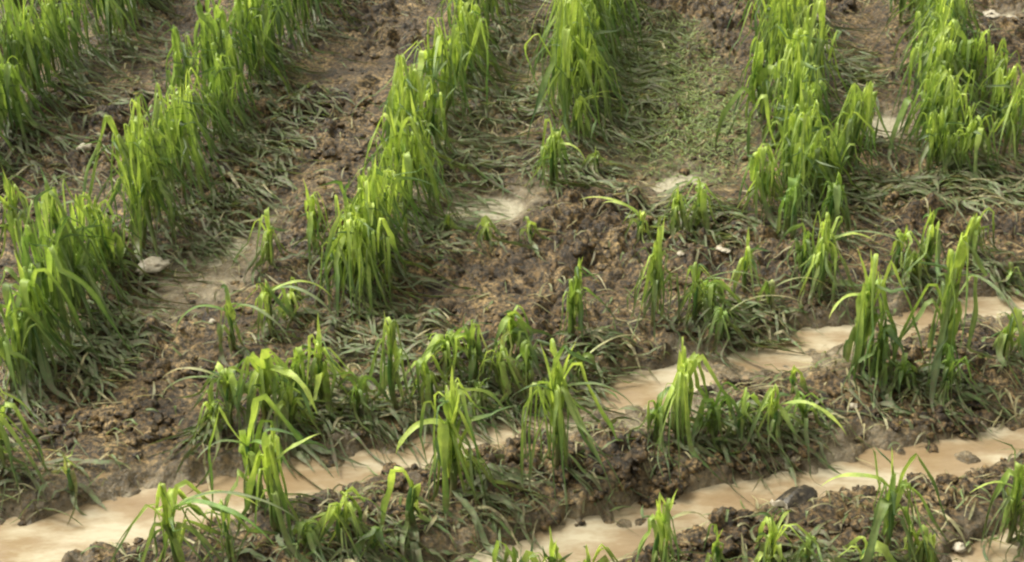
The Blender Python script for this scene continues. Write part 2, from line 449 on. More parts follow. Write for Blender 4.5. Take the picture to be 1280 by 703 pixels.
def maize(x, y, h, label, group, seed, n=8, spread=1.0, yellow=.5, up=0, trailn=3, traillen=.11, trail_az=R(-38), lean=(0, 0), wide=1.0, arch=0, dry=0, side=(), dens=1.95, jb=.004):
    """one battered maize plant: Empty > stalk, foliage, and where it has them upright_leaf, arched_leaf, trailing_foliage"""
    r = random.Random(seed)
    z0 = ground_z(x, y) - .012
    root = bpy.data.objects.new("maize_plant", None); root.location = (x, y, z0); root.empty_display_size = .05
    col.objects.link(root); tag(root, label, "maize plant", group)
    O = (x, y, z0)
    top = (x + lean[0] * .55, y + lean[1] * .55, z0 + h * .62)
    def fix(o): o.parent = root; return o
    sb = MB(); stalk(sb, (x, y, z0), top, .0065 * wide, .0038 * wide, lerp3(MATURE_SHADED, FRESH, .5), r)
    fix(sb.build("stalk", M_LEAF, root, O))
    mb = MB()
    a0 = r.random() * 2 * pi
    n = int(round(n * dens))
    for k in range(n):
        q = k / max(1, n - 1)                      # 0 oldest, 1 youngest
        az = a0 + k * 2.4 + r.uniform(-.5, .5)
        ins = .18 + .38 * q + r.uniform(-.05, .05)
        bx, by, bz = x + lean[0] * ins * .9 + r.gauss(0, jb), y + lean[1] * ins * .9 + r.gauss(0, jb), z0 + h * ins
        reach = h * (.52 + .48 * q + r.uniform(-.2, .06)) - h * ins
        rise = max(.03, reach) * 1.06
        hang = h * r.uniform(.5, 1.0)
        tl = traillen * r.uniform(.2, 1.1) if k < trailn else r.uniform(0, .03)
        if tl > .04: hang = max(hang, h * .85)
        if r.random() < .65 and tl <= .04: hang = max(hang, (h * (.3 + .7 * q)) * r.uniform(.85, 1.15)); tl += r.uniform(0, .05)
        W = (r.uniform(.008, .016) if r.random() < .5 else r.uniform(.015, .028)) * (1 + (wide - 1) * .6)
        stick = r.random() < .17
        yy = min(1, max(0, yellow * (.45 + .9 * q) + r.uniform(-.15, .2)))
        c0 = lerp3(lerp3(MATURE_SHADED, FRESH, min(1, .25 + q * 1.3)), YOUNG, yy); c1 = lerp3(MATURE_SHADED, FRESH, max(0, yy - .25))
        if r.random() < .5 * (1 - q): c0, c1 = lerp3(c0, DUSTY, .5), DUSTY
        if dry and r.random() < dry: c1 = STRAW; c0 = lerp3(c0, STRAW, .4)
        e_up = R(r.uniform(78, 100) - 7 * max(0, spread - 1) - 12 * (1 - q) * r.random()); e_dn = -R(r.gauss(76, 11) - 15 * (spread - 1))
        if stick: e_dn = -R(r.uniform(-5, 40)); hang = h * r.uniform(.2, .38); tl = 0
        c1 = lerp3(c1, MATURE_SHADED, .6)  # hanging ends darkened further: older tissue plus shade put into the leaf colour
        reps = 1
        if r.random() < .35: reps = 2              # split by hail into strips
        for s_ in range(reps):
            blade(mb, (bx, by, bz), az + s_ * r.uniform(.15, .5), rise, hang * r.uniform(.8, 1.05), tl, W * (1 if reps == 1 else .6), e_up, e_dn, trail_az + r.uniform(-.7, .7), c0, c1, r,
                  sharp=r.random()**.5, fold=r.uniform(.3, .95))
    fix(mb.build("foliage", M_LEAF, root, O))
    if up:
        for k in range(up):
            ub = MB(); az = r.random() * 2 * pi; el = R(r.uniform(78, 89)); Lu = h * r.uniform(.5, .62); b = np.array(top); pts = [b + np.array([0, 0, -h * .12])]
            for j in range(12):
                el2 = el - .02 * j * (k + .3); pts.append(pts[-1] + Lu / 12 * np.array([cos(az) * cos(el2), sin(az) * cos(el2), sin(el2)]))
            ribbon(ub, pts, r.uniform(.015, .022) * wide, YOUNG, FRESH, 0, .55, r.uniform(-.5, .5), r.uniform(-.6, .6), rnd=r)
            fix(ub.build("upright_leaf", M_LEAF, root, O))
    for (saz, Ls, drop, w_, cc) in side:            # single long leaves that leave the plant to one side
        ab = MB(); pts = [np.array(top)]; n_ = 18
        for j in range(n_):
            el = R(55) - (R(55) + drop) * (j / n_)**.9
            q = pts[-1] + Ls / n_ * np.array([cos(saz) * cos(el), sin(saz) * cos(el), sin(el)]); q[2] = max(q[2], soft_z(q[0], q[1]) + .004); pts.append(q)
        c_ = {'y': YOUNG, 'd': DUSTY, 's': STRAW, 'f': FRESH, 'm': MATURE_SHADED}[cc]
        ribbon(ab, pts, w_, c_, lerp3(FRESH, c_, .5), .25, .4, r.uniform(-.6, .6), 0, rnd=r)
        fix(ab.build("arched_leaf", M_LEAF, root, O))
    if trailn:
        tb = MB()
        for k in range(trailn if trailn < 5 else 4):
            az = trail_az + r.uniform(-.9, .9); p = np.array([x, y, z0 + .03]); pts = [p]; Lt = traillen * r.uniform(.7, 1.5); n_ = 12
            a = az
            for j in range(n_):
                a += r.uniform(-.16, .16); p = p + Lt / n_ * np.array([cos(a), sin(a), 0]); q = p.copy(); q[2] = soft_z(p[0], p[1]) + .006 + .02 * sin(pi * min(1, j / n_ * 1.2)) * r.random(); pts.append(q); p = q
            c = lerp3(DUSTY, MATURE_SHADED, r.random() * .8)
            ribbon(tb, pts, r.uniform(.010, .017) * wide, c, lerp3(c, DUSTY, .4), .55, .35, r.uniform(-1.2, 1.2), 0, rnd=r)
        fix(tb.build("trailing_foliage", M_LEAF, root, O))
    return root

# ------------------------------------------------------------------ the dense crop rows
seed = 100
def row(offkey, v0, v1, step, hh, jit, lab, grp, skip=(), off=0.0, **kw):
    """plants along one crop row, between the photo heights v0 (near) and v1 (far)"""
    global seed
    fu, fv = ROW_FEET[offkey]
    vp = (877.0, -683.0)
    def foot(v):
        t = (v - vp[1]) / (fv - vp[1]); return gp(vp[0] + (fu - vp[0]) * t, v)
    a, b = np.array(foot(v0)), np.array(foot(v1)); d = np.linalg.norm(b - a); n = max(1, int(d / (step * 1.62))); rr_ = random.Random(seed)
    for k in range(n):
        q = (k + rr_.uniform(-.3, .3)) / n; p = a + (b - a) * q
        vv = v0 + (v1 - v0) * q
        if any(s0 < vv < s1 for s0, s1 in skip): continue
        seed += 1
        x, y = p[0] + rr_.uniform(-jit, jit), p[1] + rr_.uniform(-.02, .02)
        kk = dict(kw); kk['up'] = 1 if rr_.random() < .3 else 0; kk['spread'] = rr_.uniform(.7, 1.5); kk['lean'] = (rr_.gauss(.015, .045), rr_.gauss(-.01, .03))
        maize(x + off, y, rr_.uniform(hh[0] * .74, hh[1] * 1.04), lab, grp, seed, **kk)

TR = dict(trailn=5, traillen=.2, dens=2.3, jb=.019)
row('L3', 90, -85, .09, (.32, .42), .06, "drooping maize plant in the farthest row at the top left corner", "maize plants in the corner row at the top left", n=8, yellow=.4, **TR)
row('L2', 235, 110, .06, (.34, .42), .06, "wilted maize plant at the near end of the row along the left edge", "maize plants at the near end of the left edge row", n=9, yellow=.45, **TR)
row('L2', 110, -85, .07, (.34, .44), .06, "wilted maize plant at the far end of the row along the left edge", "maize plants at the far end of the left edge row", n=9, yellow=.45, **TR)
row('A', 492, 372, .048, (.33, .42), .06, "dark drooping maize plant in the big near clump at the left", "maize plants in the big near clump at the left", off=-.075, n=10, yellow=.4, wide=1.15, **TR)
row('A', 372, 318, .04, (.25, .33), .04, "low maize plant in the thin stretch between the two left clumps", "low maize plants between the left clumps", off=-.06, n=8, yellow=.65, **TR)
row('A', 318, 215, .055, (.34, .43), .055, "bright wilted maize plant in the second clump of the long left row", "maize plants in the second clump of the long left row", n=10, yellow=.62, **TR)
row('A', 215, 100, .055, (.33, .42), .06, "wilted maize plant halfway up the long left row", "maize plants halfway up the long left row", n=9, yellow=.42, **TR)
row('A', 100, -85, .07, (.36, .46), .06, "tall dark maize plant at the far end of the long left row", "maize plants at the far end of the long left row", n=9, yellow=.32, **TR)
row('B', 385, 305, .042, (.33, .41), .055, "bright yellow green maize plant in the bushy near clump of the second long row", "maize plants in the bushy near clump of the second long row", n=11, yellow=.95, **TR)
row('B', 300, 190, .062, (.28, .36), .04, "yellow green maize plant in the middle of the second long row", "maize plants in the middle of the second long row", n=9, yellow=.85, **TR)
row('B', 190, 60, .075, (.28, .36), .04, "small maize plant toward the far end of the second long row", "maize plants toward the far end of the second long row", n=9, yellow=.7, **TR)
row('B', 60, -85, .08, (.28, .38), .06, "maize plant at the very end of the second long row by the top edge", "maize plants ending the second long row at the top edge", n=8, yellow=.55, **TR)
row('C', 168, 60, .045, (.38, .48), .065, "tall maize plant in the dense block at the top centre", "maize plants in the dense block at the top centre", n=11, yellow=.75, **TR)
row('C', 60, -85, .065, (.36, .46), .07, "maize plant behind the dense block at the top centre", "maize plants behind the dense block at the top centre", n=9, yellow=.5, **TR)
row('D', 272, 165, .03, (.27, .35), .15, "wilted maize plant in the broad near clump of the fourth row", "maize plants in the broad near clump of the fourth row", off=.06, n=10, yellow=.6, **TR)
row('D', 165, 60, .055, (.33, .40), .055, "bright maize plant halfway up the fourth row", "maize plants halfway up the fourth row", n=10, yellow=.8, **TR)
row('D', 60, -85, .07, (.32, .42), .07, "maize plant at the far end of the fourth row", "maize plants at the far end of the fourth row", n=9, yellow=.6, **TR)
row('E', 228, 130, .032, (.25, .34), .17, "wilted maize plant in the near clump of the rightmost row", "maize plants in the near clump of the rightmost row", n=9, yellow=.65, **TR)
row('E', 130, 20, .04, (.26, .36), .07, "maize plant halfway up the rightmost row", "maize plants halfway up the rightmost row", n=9, yellow=.55, **TR)
row('E', 20, -85, .06, (.26, .36), .09, "maize plant at the far end of the rightmost row", "maize plants at the far end of the rightmost row", n=8, yellow=.5, **TR)

# ------------------------------------------------------------------ the single plants between the rows and the water
G_MID, G_NEAR, G_R = "scattered maize plants above the water channel", "maize plants between the two water channels", "scattered maize plants at the right"
RT, LT, DN = R(-15), R(190), R(-75)
hand = [
 # u, v, px, label, group, kwargs
 (340, 338, 72, "small narrow maize plant standing alone right of the pale silt patch", G_MID, dict(n=6, yellow=.7, spread=.6, trailn=1)),
 (338, 415, 88, "maize plant with arched yellow leaves just below the small narrow one", G_MID, dict(n=8, yellow=.8, spread=1.5, trailn=3, side=[(R(-25), .24, 1.1, .014, 'd'), (R(10), .2, 1.2, .013, 'y')])),
 (292, 438, 80, "maize plant with one leaf hanging straight down beside a dark clod", G_MID, dict(n=5, yellow=.65, spread=1.3, trailn=2, side=[(R(-35), .26, 1.2, .018, 'd'), (LT, .18, 1.5, .014, 'f')])),
 (335, 530, 112, "large maize plant with a broad pale leaf over a dark matted foot", G_MID, dict(n=11, yellow=.75, spread=1.5, wide=1.3, trailn=5, traillen=.2, side=[(R(-40), .22, 1.3, .03, 'y')])),
 (290, 530, 85, "maize plant with leaves flung left toward the bare soil", G_MID, dict(n=8, yellow=.55, spread=1.7, trailn=4, trail_az=R(215), side=[(R(195), .2, 1.2, .012, 'd'), (R(170), .2, 1.1, .010, 's')])),
 (375, 505, 85, "maize plant half hidden between the broad leaved one and the spiked one", G_MID, dict(n=8, yellow=.6, spread=1.3, trailn=4)),
 (405, 510, 115, "maize plant with a short yellow spike above the matted leaves", G_MID, dict(n=9, yellow=.85, up=1, spread=1.1, trailn=5, traillen=.22)),
 (450, 520, 60, "low dark maize plant flattened into the mat beside the spiked one", G_MID, dict(n=8, yellow=.25, spread=2, trailn=6, traillen=.22)),
 (500, 515, 138, "thin maize plant with a tall pale spike and a chain of drooping leaves", G_MID, dict(n=5, yellow=.75, up=1, spread=.7, trailn=2, lean=(-.03, 0))),
 (535, 505, 70, "low maize plant right of the thin spiked one", G_MID, dict(n=6, yellow=.5, spread=1.5, trailn=4)),
 (590, 480, 85, "olive maize plant with hooked leaf tops at the left of its group", G_MID, dict(n=8, yellow=.5, spread=1.3, trailn=3, dry=.15)),
 (625, 490, 90, "olive maize plant in the middle of the hooked leaf group", G_MID, dict(n=8, yellow=.5, spread=1.4, trailn=4, dry=.15)),
 (660, 485, 88, "olive maize plant at the right of the hooked leaf group", G_MID, dict(n=8, yellow=.4, spread=1.3, trailn=3)),
 (600, 510, 45, "short flattened maize plant in front of the hooked leaf group", G_MID, dict(n=6, yellow=.3, spread=2, trailn=5)),
 (717, 432, 105, "narrow maize plant with a curled loop of leaf on bare soil", G_MID, dict(n=7, yellow=.6, up=1, spread=.6, trailn=1)),
 (725, 470, 50, "low grassy maize plant beneath the curled one", G_MID, dict(n=6, yellow=.25, spread=1.8, trailn=4, side=[(R(25), .2, .6, .008, 's')])),
 (694, 600, 168, "tall spiked maize plant beside the water at the centre", G_NEAR, dict(n=11, yellow=.75, up=2, spread=.75, trailn=3, trail_az=R(-30), side=[(LT, .12, 1.0, .014, 'm'), (R(-20), .22, 1.1, .016, 'd')])),
 (566, 622, 152, "bright cone shaped maize plant with leaves drooping from its tip", G_NEAR, dict(n=14, yellow=.9, up=1, spread=1.25, wide=1.25, trailn=4, trail_az=R(-35), traillen=.2, side=[(R(205), .16, 1.4, .024, 'y')])),
 (518, 668, 88, "pale maize plant with a single broad hanging leaf", G_NEAR, dict(n=3, yellow=1, spread=.7, wide=1.6, trailn=3, trail_az=R(-50))),
 (590, 600, 40, "tiny green maize plant hidden right of the cone shaped one", G_NEAR, dict(n=5, yellow=.5, spread=1.6, trailn=3)),
 (648, 742, 95, "maize plant with folded dark leaves rising from the bottom edge", G_NEAR, dict(n=7, yellow=.4, spread=1.1, trailn=1)),
 (690, 735, 90, "maize plant with thin yellow shoots over the lower water", G_NEAR, dict(n=4, yellow=.9, up=2, spread=1.2, trailn=1)),
 (735, 730, 68, "short maize plant with hooked leaves standing in the lower water", G_NEAR, dict(n=4, yellow=.7, up=1, spread=1.4, trailn=1)),
 (318, 640, 145, "slender maize plant with dark leaves hanging beside the wide water", G_NEAR, dict(n=6, yellow=.55, spread=.55, wide=1.25, trailn=1, side=[(R(200), .13, 1.2, .01, 'd'), (R(-30), .14, 1.3, .014, 'f')])),
 (347, 680, 145, "maize plant with one leaf pointing up to the right on a thick stalk", G_NEAR, dict(n=7, yellow=.85, spread=.7, wide=1.35, trailn=3, side=[(R(15), .13, -.2, .014, 'y')])),
 (225, 722, 125, "maize plant with fanned arched leaves over the wide water", G_NEAR, dict(n=8, yellow=.85, spread=1.5, trailn=3, side=[(R(10), .2, 1.0, .014, 'y'), (R(-25), .28, .9, .016, 'f'), (R(-10), .3, .8, .012, 'd')])),
 (286, 700, 80, "thin maize plant with a narrow hoop of leaf by the thick stalked one", G_NEAR, dict(n=4, yellow=.55, spread=1.1, trailn=3)),
 (430, 690, 70, "sprawling maize plant with a pale top in the mat at the bottom", G_NEAR, dict(n=9, yellow=.8, spread=2.2, trailn=6, traillen=.2)),
 (385, 700, 45, "low dusty maize plant flattened right of the thick stalked one", G_NEAR, dict(n=7, yellow=.3, spread=2.2, trailn=6)),
 (470, 700, 45, "low dusty maize plant flattened left of the broad hanging leaf", G_NEAR, dict(n=6, yellow=.2, spread=2.2, trailn=6)),
 (8, 598, 100, "maize plant cut by the left edge above the wide water", G_MID, dict(n=12, yellow=.75, spread=.7, wide=1.2, up=1, trailn=2)),
 (90, 612, 50, "yellowed maize plant collapsed on the mud near the wide water", G_MID, dict(n=3, yellow=1, spread=1.8, wide=1.2, dry=.5, trailn=2, trail_az=R(230))),
 (848, 552, 125, "bright bushy maize plant on the clod bank between the channels", G_NEAR, dict(n=11, yellow=.85, spread=.95, wide=1.25, up=1, trailn=3)),
 (820, 555, 80, "maize plant with a broad dark leaf at the foot of the bushy one", G_NEAR, dict(n=4, yellow=.3, spread=1, wide=1.5, trailn=2)),
 (890, 555, 75, "dark grassy maize plant right of the bushy one", G_NEAR, dict(n=9, yellow=.2, spread=1.7, trailn=4)),
 (925, 550, 75, "upright grassy maize plant in the low mat between the channels", G_NEAR, dict(n=7, yellow=.3, up=1, spread=1.7, trailn=5)),
 (965, 552, 70, "maize plant with a striped leaf slanting down to the right", G_NEAR, dict(n=6, yellow=.6, spread=2, trailn=5, side=[(R(-35), .2, 1.0, .016, 'y')])),
 (1003, 545, 55, "low maize plant arched over at the right end of the mat", G_NEAR, dict(n=6, yellow=.2, spread=2.2, trailn=5)),
 (988, 495, 40, "tiny yellow tipped maize plant behind the striped leaf", G_NEAR, dict(n=2, yellow=.95, up=1, spread=.8, trailn=0)),
 (1072, 478, 150, "tall full maize plant with an arched top left of the broad spike", G_R, dict(n=12, yellow=.7, up=2, spread=.6, wide=1.2, trailn=3, side=[(R(200), .14, 1.5, .018, 'y')])),
 (1095, 485, 95, "shorter dark maize plant tucked behind the tall full one", G_R, dict(n=9, yellow=.25, spread=1, trailn=4)),
 (1168, 478, 185, "maize plant with a broad upright blade like a spearhead", G_R, dict(n=7, yellow=.7, up=1, spread=.55, wide=1.5, trailn=4, side=[(R(-60), .26, 1.25, .013, 'd')])),
 (1180, 500, 70, "low dark maize plant splayed at the foot of the broad blade", G_R, dict(n=8, yellow=.15, spread=1.9, trailn=5)),
 (1125, 490, 50, "low dark maize plant between the tall one and the broad blade", G_R, dict(n=7, yellow=.15, spread=2, trailn=5)),
 (1252, 462, 75, "pale drooping maize plant near the right edge below the water", G_R, dict(n=7, yellow=.75, spread=1.2, wide=1.2, trailn=2)),
 (1283, 455, 70, "maize plant cut by the right edge below the water", G_R, dict(n=7, yellow=.5, spread=1.2, trailn=2)),
 (822, 740, 105, "maize plant with a dark spike rising from the bottom edge", G_NEAR, dict(n=6, yellow=.6, up=2, spread=.8, trailn=1, side=[(R(20), .12, 1.2, .009, 's')])),
 (890, 725, 60, "small leaning maize shoot beside the jagged dark clods", G_NEAR, dict(n=2, yellow=.7, up=1, spread=1.3, trailn=1)),
 (960, 722, 78, "yellow green maize plant sprawled below the dark curved chunk", G_NEAR, dict(n=9, yellow=.8, spread=1.5, trailn=3, side=[(R(60), .12, .9, .01, 'y')])),
 (1005, 725, 50, "low olive maize plant right of the sprawled yellow one", G_NEAR, dict(n=6, yellow=.35, spread=2, trailn=3)),
 (1100, 712, 125, "maize plant with a tall thin spike near the bottom right", G_R, dict(n=7, yellow=.5, up=1, spread=1.6, trailn=4, side=[(R(170), .16, 1.0, .016, 'y')])),
 (1150, 715, 85, "maize plant with broad slumped leaves near the bottom right", G_R, dict(n=9, yellow=.7, spread=1.3, wide=1.3, trailn=4)),
 (1075, 725, 60, "yellow maize plant leaning at the bottom right beside the thin spike", G_R, dict(n=4, yellow=1, spread=1.8, wide=1.2, trailn=3)),
 (1262, 665, 125, "bright forked maize plant at the right edge over the lower water", G_R, dict(n=9, yellow=.7, up=1, spread=.9, trailn=2, side=[(R(185), .12, .9, .013, 'y')])),
 (1285, 672, 105, "dark maize plant cut by the right edge over the lower water", G_R, dict(n=7, yellow=.4, spread=1, trailn=3)),
 (868, 405, 92, "olive maize plant with arching leaves above the water bend", G_R, dict(n=9, yellow=.6, spread=1.2, trailn=4, side=[(R(-20), .28, 1.0, .009, 'd'), (R(-30), .22, 1.2, .008, 'd')])),
 (900, 425, 50, "low dusty maize plant flattened toward the water bend", G_R, dict(n=7, yellow=.1, spread=2.2, trailn=7, traillen=.2, side=[(R(5), .24, .7, .007, 's')])),
 (816, 405, 132, "narrow yellow maize plant with a pointed top and dark foot", G_R, dict(n=9, yellow=.85, up=1, spread=.65, trailn=2, trail_az=R(-55))),
 (842, 300, 82, "maize plant with a cut yellow top beside the small pale puddle", G_R, dict(n=8, yellow=.75, spread=1, wide=1.1, trailn=5)),
 (872, 290, 70, "maize plant with small yellow tips right of the small pale puddle", G_R, dict(n=7, yellow=.6, spread=1.6, trailn=6, traillen=.2)),
 (800, 305, 50, "maize plant with two yellow leaves thrown to the left", G_R, dict(n=5, yellow=.9, spread=2.2, trailn=4, side=[(R(165), .2, .5, .014, 'y'), (R(150), .14, .6, .015, 'y')])),
 (930, 365, 78, "thin single maize shoot on bare soil above the water", G_R, dict(n=4, yellow=.8, up=1, spread=1.2, trailn=1)),
 (960, 385, 45, "maize plant with a long dry leaf arched like a hoop", G_R, dict(n=3, yellow=.4, spread=1.6, dry=.5, trailn=2, side=[(R(5), .24, 1.45, .008, 's')])),
 (1022, 372, 122, "maize plant with a bright crooked top standing before the broad clump", G_R, dict(n=10, yellow=.8, spread=1, trailn=3, side=[(R(-5), .14, .6, .016, 'y'), (R(-25), .3, .9, .007, 'd')])),
 (986, 305, 95, "dark narrow maize plant at the near end of the fourth row", G_R, dict(n=8, yellow=.2, spread=.7, trailn=3)),
 (1035, 300, 90, "dark wilted maize plant right of the narrow one below the broad clump", G_R, dict(n=9, yellow=.25, spread=1, trailn=5)),
 (1122, 342, 65, "olive maize plant with a bent top on soil below the dark mat", G_R, dict(n=7, yellow=.6, spread=1.4, trailn=4, side=[(R(180), .14, 1.1, .008, 's')])),
 (1155, 345, 85, "olive maize plant with a thin raised tip beside the bent top", G_R, dict(n=7, yellow=.65, up=1, spread=1.1, trailn=4)),
 (1212, 325, 68, "maize plant with long stems trailing right toward the water", G_R, dict(n=7, yellow=.6, spread=1.1, trailn=7, traillen=.26, trail_az=R(-32))),
 (1262, 350, 40, "flattened maize plant at the right edge above the water", G_R, dict(n=5, yellow=.3, spread=2, trailn=6, traillen=.2)),
 (690, 240, 88, "maize plant hunched alone below the dense top centre block", G_MID, dict(n=10, yellow=.7, spread=.9, trailn=3, side=[(R(-30), .14, 1.3, .012, 'y')])),
 (722, 185, 75, "maize plant with two leaves sticking out sideways to the right", G_MID, dict(n=8, yellow=.75, spread=1.1, trailn=4, side=[(R(10), .13, .25, .012, 'y'), (R(-10), .14, .5, .012, 'y')])),
 (745, 215, 35, "flattened maize plant with a pale leaf right of the hunched one", G_MID, dict(n=4, yellow=.4, spread=2, trailn=6, dry=.3)),
 (562, 296, 28, "tiny yellow maize shoot by the pale puddle", G_MID, dict(n=3, yellow=1, spread=1.2, trailn=0)),
 (607, 312, 38, "short yellow maize shoot just right of the pale puddle", G_MID, dict(n=4, yellow=1, spread=1.8, trailn=1, dry=.2)),
 (662, 305, 34, "short yellow maize shoot between the pale puddle and the thrown leaves", G_MID, dict(n=4, yellow=1, spread=2, trailn=1, dry=.2)),
 (395, 330, 88, "upright maize plant with a pointed tip left of the bushy clump", G_MID, dict(n=7, yellow=.85, up=1, spread=.7, trailn=2)),
 (425, 372, 80, "dark maize plant spilling left at the foot of the bushy clump", G_MID, dict(n=9, yellow=.4, spread=1.3, trailn=4)),
 (560, 470, 70, "low olive maize plant at the left end of the hooked leaf group", G_MID, dict(n=9, yellow=.5, spread=1.6, trailn=4)),
 (640, 455, 75, "olive maize plant behind the middle of the hooked leaf group", G_MID, dict(n=9, yellow=.5, spread=1.5, trailn=4)),
 (690, 500, 60, "collapsed maize plant right of the hooked leaf group by the dark hollow", G_MID, dict(n=9, yellow=.35, spread=2, trailn=5)),
 (270, 545, 60, "collapsed maize plant at the lower left of the matted plants", G_MID, dict(n=8, yellow=.5, spread=2, trailn=4, trail_az=R(215))),
 (365, 540, 75, "drooping maize plant in front of the broad leaved one, near the water", G_MID, dict(n=10, yellow=.6, spread=1.6, trailn=5)),
 (365, 400, 55, "low yellow maize plant behind the arched leaved one", G_MID, dict(n=8, yellow=.8, spread=1.7, trailn=4)),
 (885, 400, 70, "dark maize plant spilling right beside the olive one at the water bend", G_R, dict(n=9, yellow=.35, spread=1.6, trailn=5)),
 (1000, 355, 75, "dark maize plant left of the one with the bright crooked top", G_R, dict(n=9, yellow=.3, spread=1.2, trailn=3)),
 (1140, 355, 55, "low olive maize plant in front of the pair below the dark mat", G_R, dict(n=8, yellow=.55, spread=1.7, trailn=4)),
 (80, 330, 85, "maize plant with a hooked pale leaf at the head of the left clump", G_MID, dict(n=7, yellow=.7, up=1, spread=1.1, trailn=2, side=[(R(20), .16, 1.5, .012, 'd')])),
 (30, 330, 125, "maize plant with a tall bright blade beside the left edge", G_MID, dict(n=8, yellow=.8, up=1, spread=1.2, wide=1.2, trailn=2, side=[(R(10), .18, 1.4, .012, 'd'), (R(190), .14, 1.4, .012, 'd')])),
]
for i, (u, v, px, lab, grp, kw) in enumerate(hand):
    x, y = gp(u, v); maize(x, y, px_height(min(v, 703), px), lab, grp, 5000 + i, **kw)

# ------------------------------------------------------------------ stuff lying on the soil
def on_screen_points(n, poly_w, rnd):
    pts, w = poly_w; out = []
    lens = [math.dist(a, b) for a, b in zip(pts[:-1], pts[1:])]; tot = sum(lens)
    for _ in range(n):
        d = rnd.random() * tot; k = 0
        while k < len(lens) - 1 and d > lens[k]: d -= lens[k]; k += 1
        t = d / lens[k]; ww = w[k] + (w[k + 1] - w[k]) * t
        a = rnd.random() * 2 * pi; r_ = ww * rnd.random()**.5 * 1.15
        out.append((pts[k][0] + (pts[k + 1][0] - pts[k][0]) * t + r_ * cos(a), pts[k][1] + (pts[k + 1][1] - pts[k][1]) * t + r_ * sin(a)))
    return out
def lay(mb, x, y, L, W, az, c, rnd, lift=.02, mud=.5):
    n = max(4, int(L / .018)); p = [x, y]; a = az; pts = []; lf = lift * rnd.random(); cv = rnd.uniform(-.35, .35)
    for j in range(n + 1):
        pts.append(np.array([p[0], p[1], soft_z(*p) + .005 + lf * sin(pi * j / n)])); a += rnd.uniform(-.2, .2) + cv * .5; p = [p[0] + L / n * cos(a), p[1] + L / n * sin(a)]
    ribbon(mb, pts, W, c, lerp3(c, DUSTY, .3), mud, rnd.uniform(.1, .6), rnd.uniform(-1, 1), rnd.uniform(-.4, .4), prof='leaf' if L > .06 else 'bit', rnd=rnd)
rn = random.Random(77)
mb = MB()
mats_ = [  # flattened wet leaves matted on the soil
 (150, chan([(360, 520, .08), (430, 490, .14), (520, 500, .12), (590, 500, .08)], 0), R(-40)), (130, chan([(430, 420, .12), (530, 430, .12)], 0), R(-30)),
 (120, chan([(560, 500, .08), (700, 485, .1)], 0), R(-30)), (70, chan([(880, 540, .06), (1010, 535, .08)], 0), R(-20)),
 (150, chan([(800, 260, .1), (900, 290, .12)], 0), R(-30)), (330, chan([(1040, 250, .08), (1130, 240, .12), (1270, 245, .12)], 0), R(-25)),
 (50, chan([(400, 690, .07), (480, 685, .08), (600, 685, .05)], 0), R(-30)), (25, chan([(590, 645, .04), (640, 630, .05)], 0), R(-40)),
 (330, chan([(245, 320, .05), (305, 230, .08), (385, 120, .08)], 0), R(-40)), (150, chan([(90, 490, .06), (160, 390, .08)], 0), R(-50)),
 (230, chan([(540, 330, .06), (580, 220, .10), (640, 110, .10)], 0), R(-20)), (220, chan([(760, 180, .08), (780, 110, .10), (790, 20, .10)], 0), R(-25)),
 (90, chan([(900, 400, .08), (960, 400, .08)], 0), R(-10)), (20, chan([(0, 610, .1), (70, 610, .1)], 0), R(-20)),
 (90, chan([(690, 470, .1), (760, 440, .06)], 0), R(-20)), (50, chan([(1070, 500, .08), (1200, 505, .06)], 0), R(-40)),
 (160, chan([(1060, 120, .06), (1040, 60, .06)], 0), R(-30)), (140, chan([(20, 250, .12), (110, 150, .12), (200, 60, .14)], 0), R(-40)),
 (80, chan([(650, 210, .06), (760, 230, .08)], 0), R(-20)), (50, chan([(930, 700, .08), (1150, 700, .12)], 0), R(-20)), (60, chan([(1200, 330, .06), (1280, 345, .06)], 0), R(-30)),
]
for n_, z_, az in mats_:
    for (x, y) in on_screen_points(n_, z_, rn):
        if float(interp(DCH, x, y)[0]) < .01 and rn.random() < .8: continue
        c = lerp3(DUSTY, lerp3(MATURE_SHADED, FRESH, rn.random() * .6), rn.random())
        if rn.random() < .10: c = STRAW
        lay(mb, x, y, rn.uniform(.04, .15) * (1.2 if y > 3.6 else .8), rn.uniform(.007, .017), az + rn.gauss(0, .5), c, rn, .022, .8)
o = mb.build("flattened_leaves", M_LEAF); tag(o, "wet grey green leaves flattened and matted on the mud", "leaves", kind='stuff')

mb = MB()
for (x, y) in on_screen_points(3600, chan([(770, 60, .14), (800, 120, .22), (870, 190, .22), (840, 100, .2), (820, 30, .14)], 0), rn):   # hail shredded leaf bits
    c = lerp3((.13, .22, .06), (.36, .47, .18), rn.random()); lay(mb, x, y, rn.uniform(.012, .04), rn.uniform(.004, .008), rn.random() * 6.3, c, rn, .008, .3)
for k in range(6500):
    u, v = rn.uniform(-60, 1340), rn.uniform(-30, 730); x, y = gp(u, v)
    if float(interp(DCH, x, y)[0]) < .015 or interp(POOL, x, y)[0] > .2: continue
    if fbm(np.array([x * 2.5]), np.array([y * 2.5]), 3, 2)[0] < rn.uniform(.25, .62): continue
    q = rn.random()
    c = STRAW if q < .2 else (.30, .28, .17) if q < .5 else (.16, .13, .08) if q < .7 else lerp3(DUSTY, FRESH, rn.random() * .6)
    lay(mb, x, y, rn.uniform(.012, .075) if q > .15 else rn.uniform(.05, .11), rn.uniform(.003, .009), rn.random() * 6.3, c, rn, .018, .45)
o = mb.build("leaf_litter", M_LEAF); tag(o, "pale straw bits and shredded leaf scraps strewn over the soil", "litter", kind='stuff')

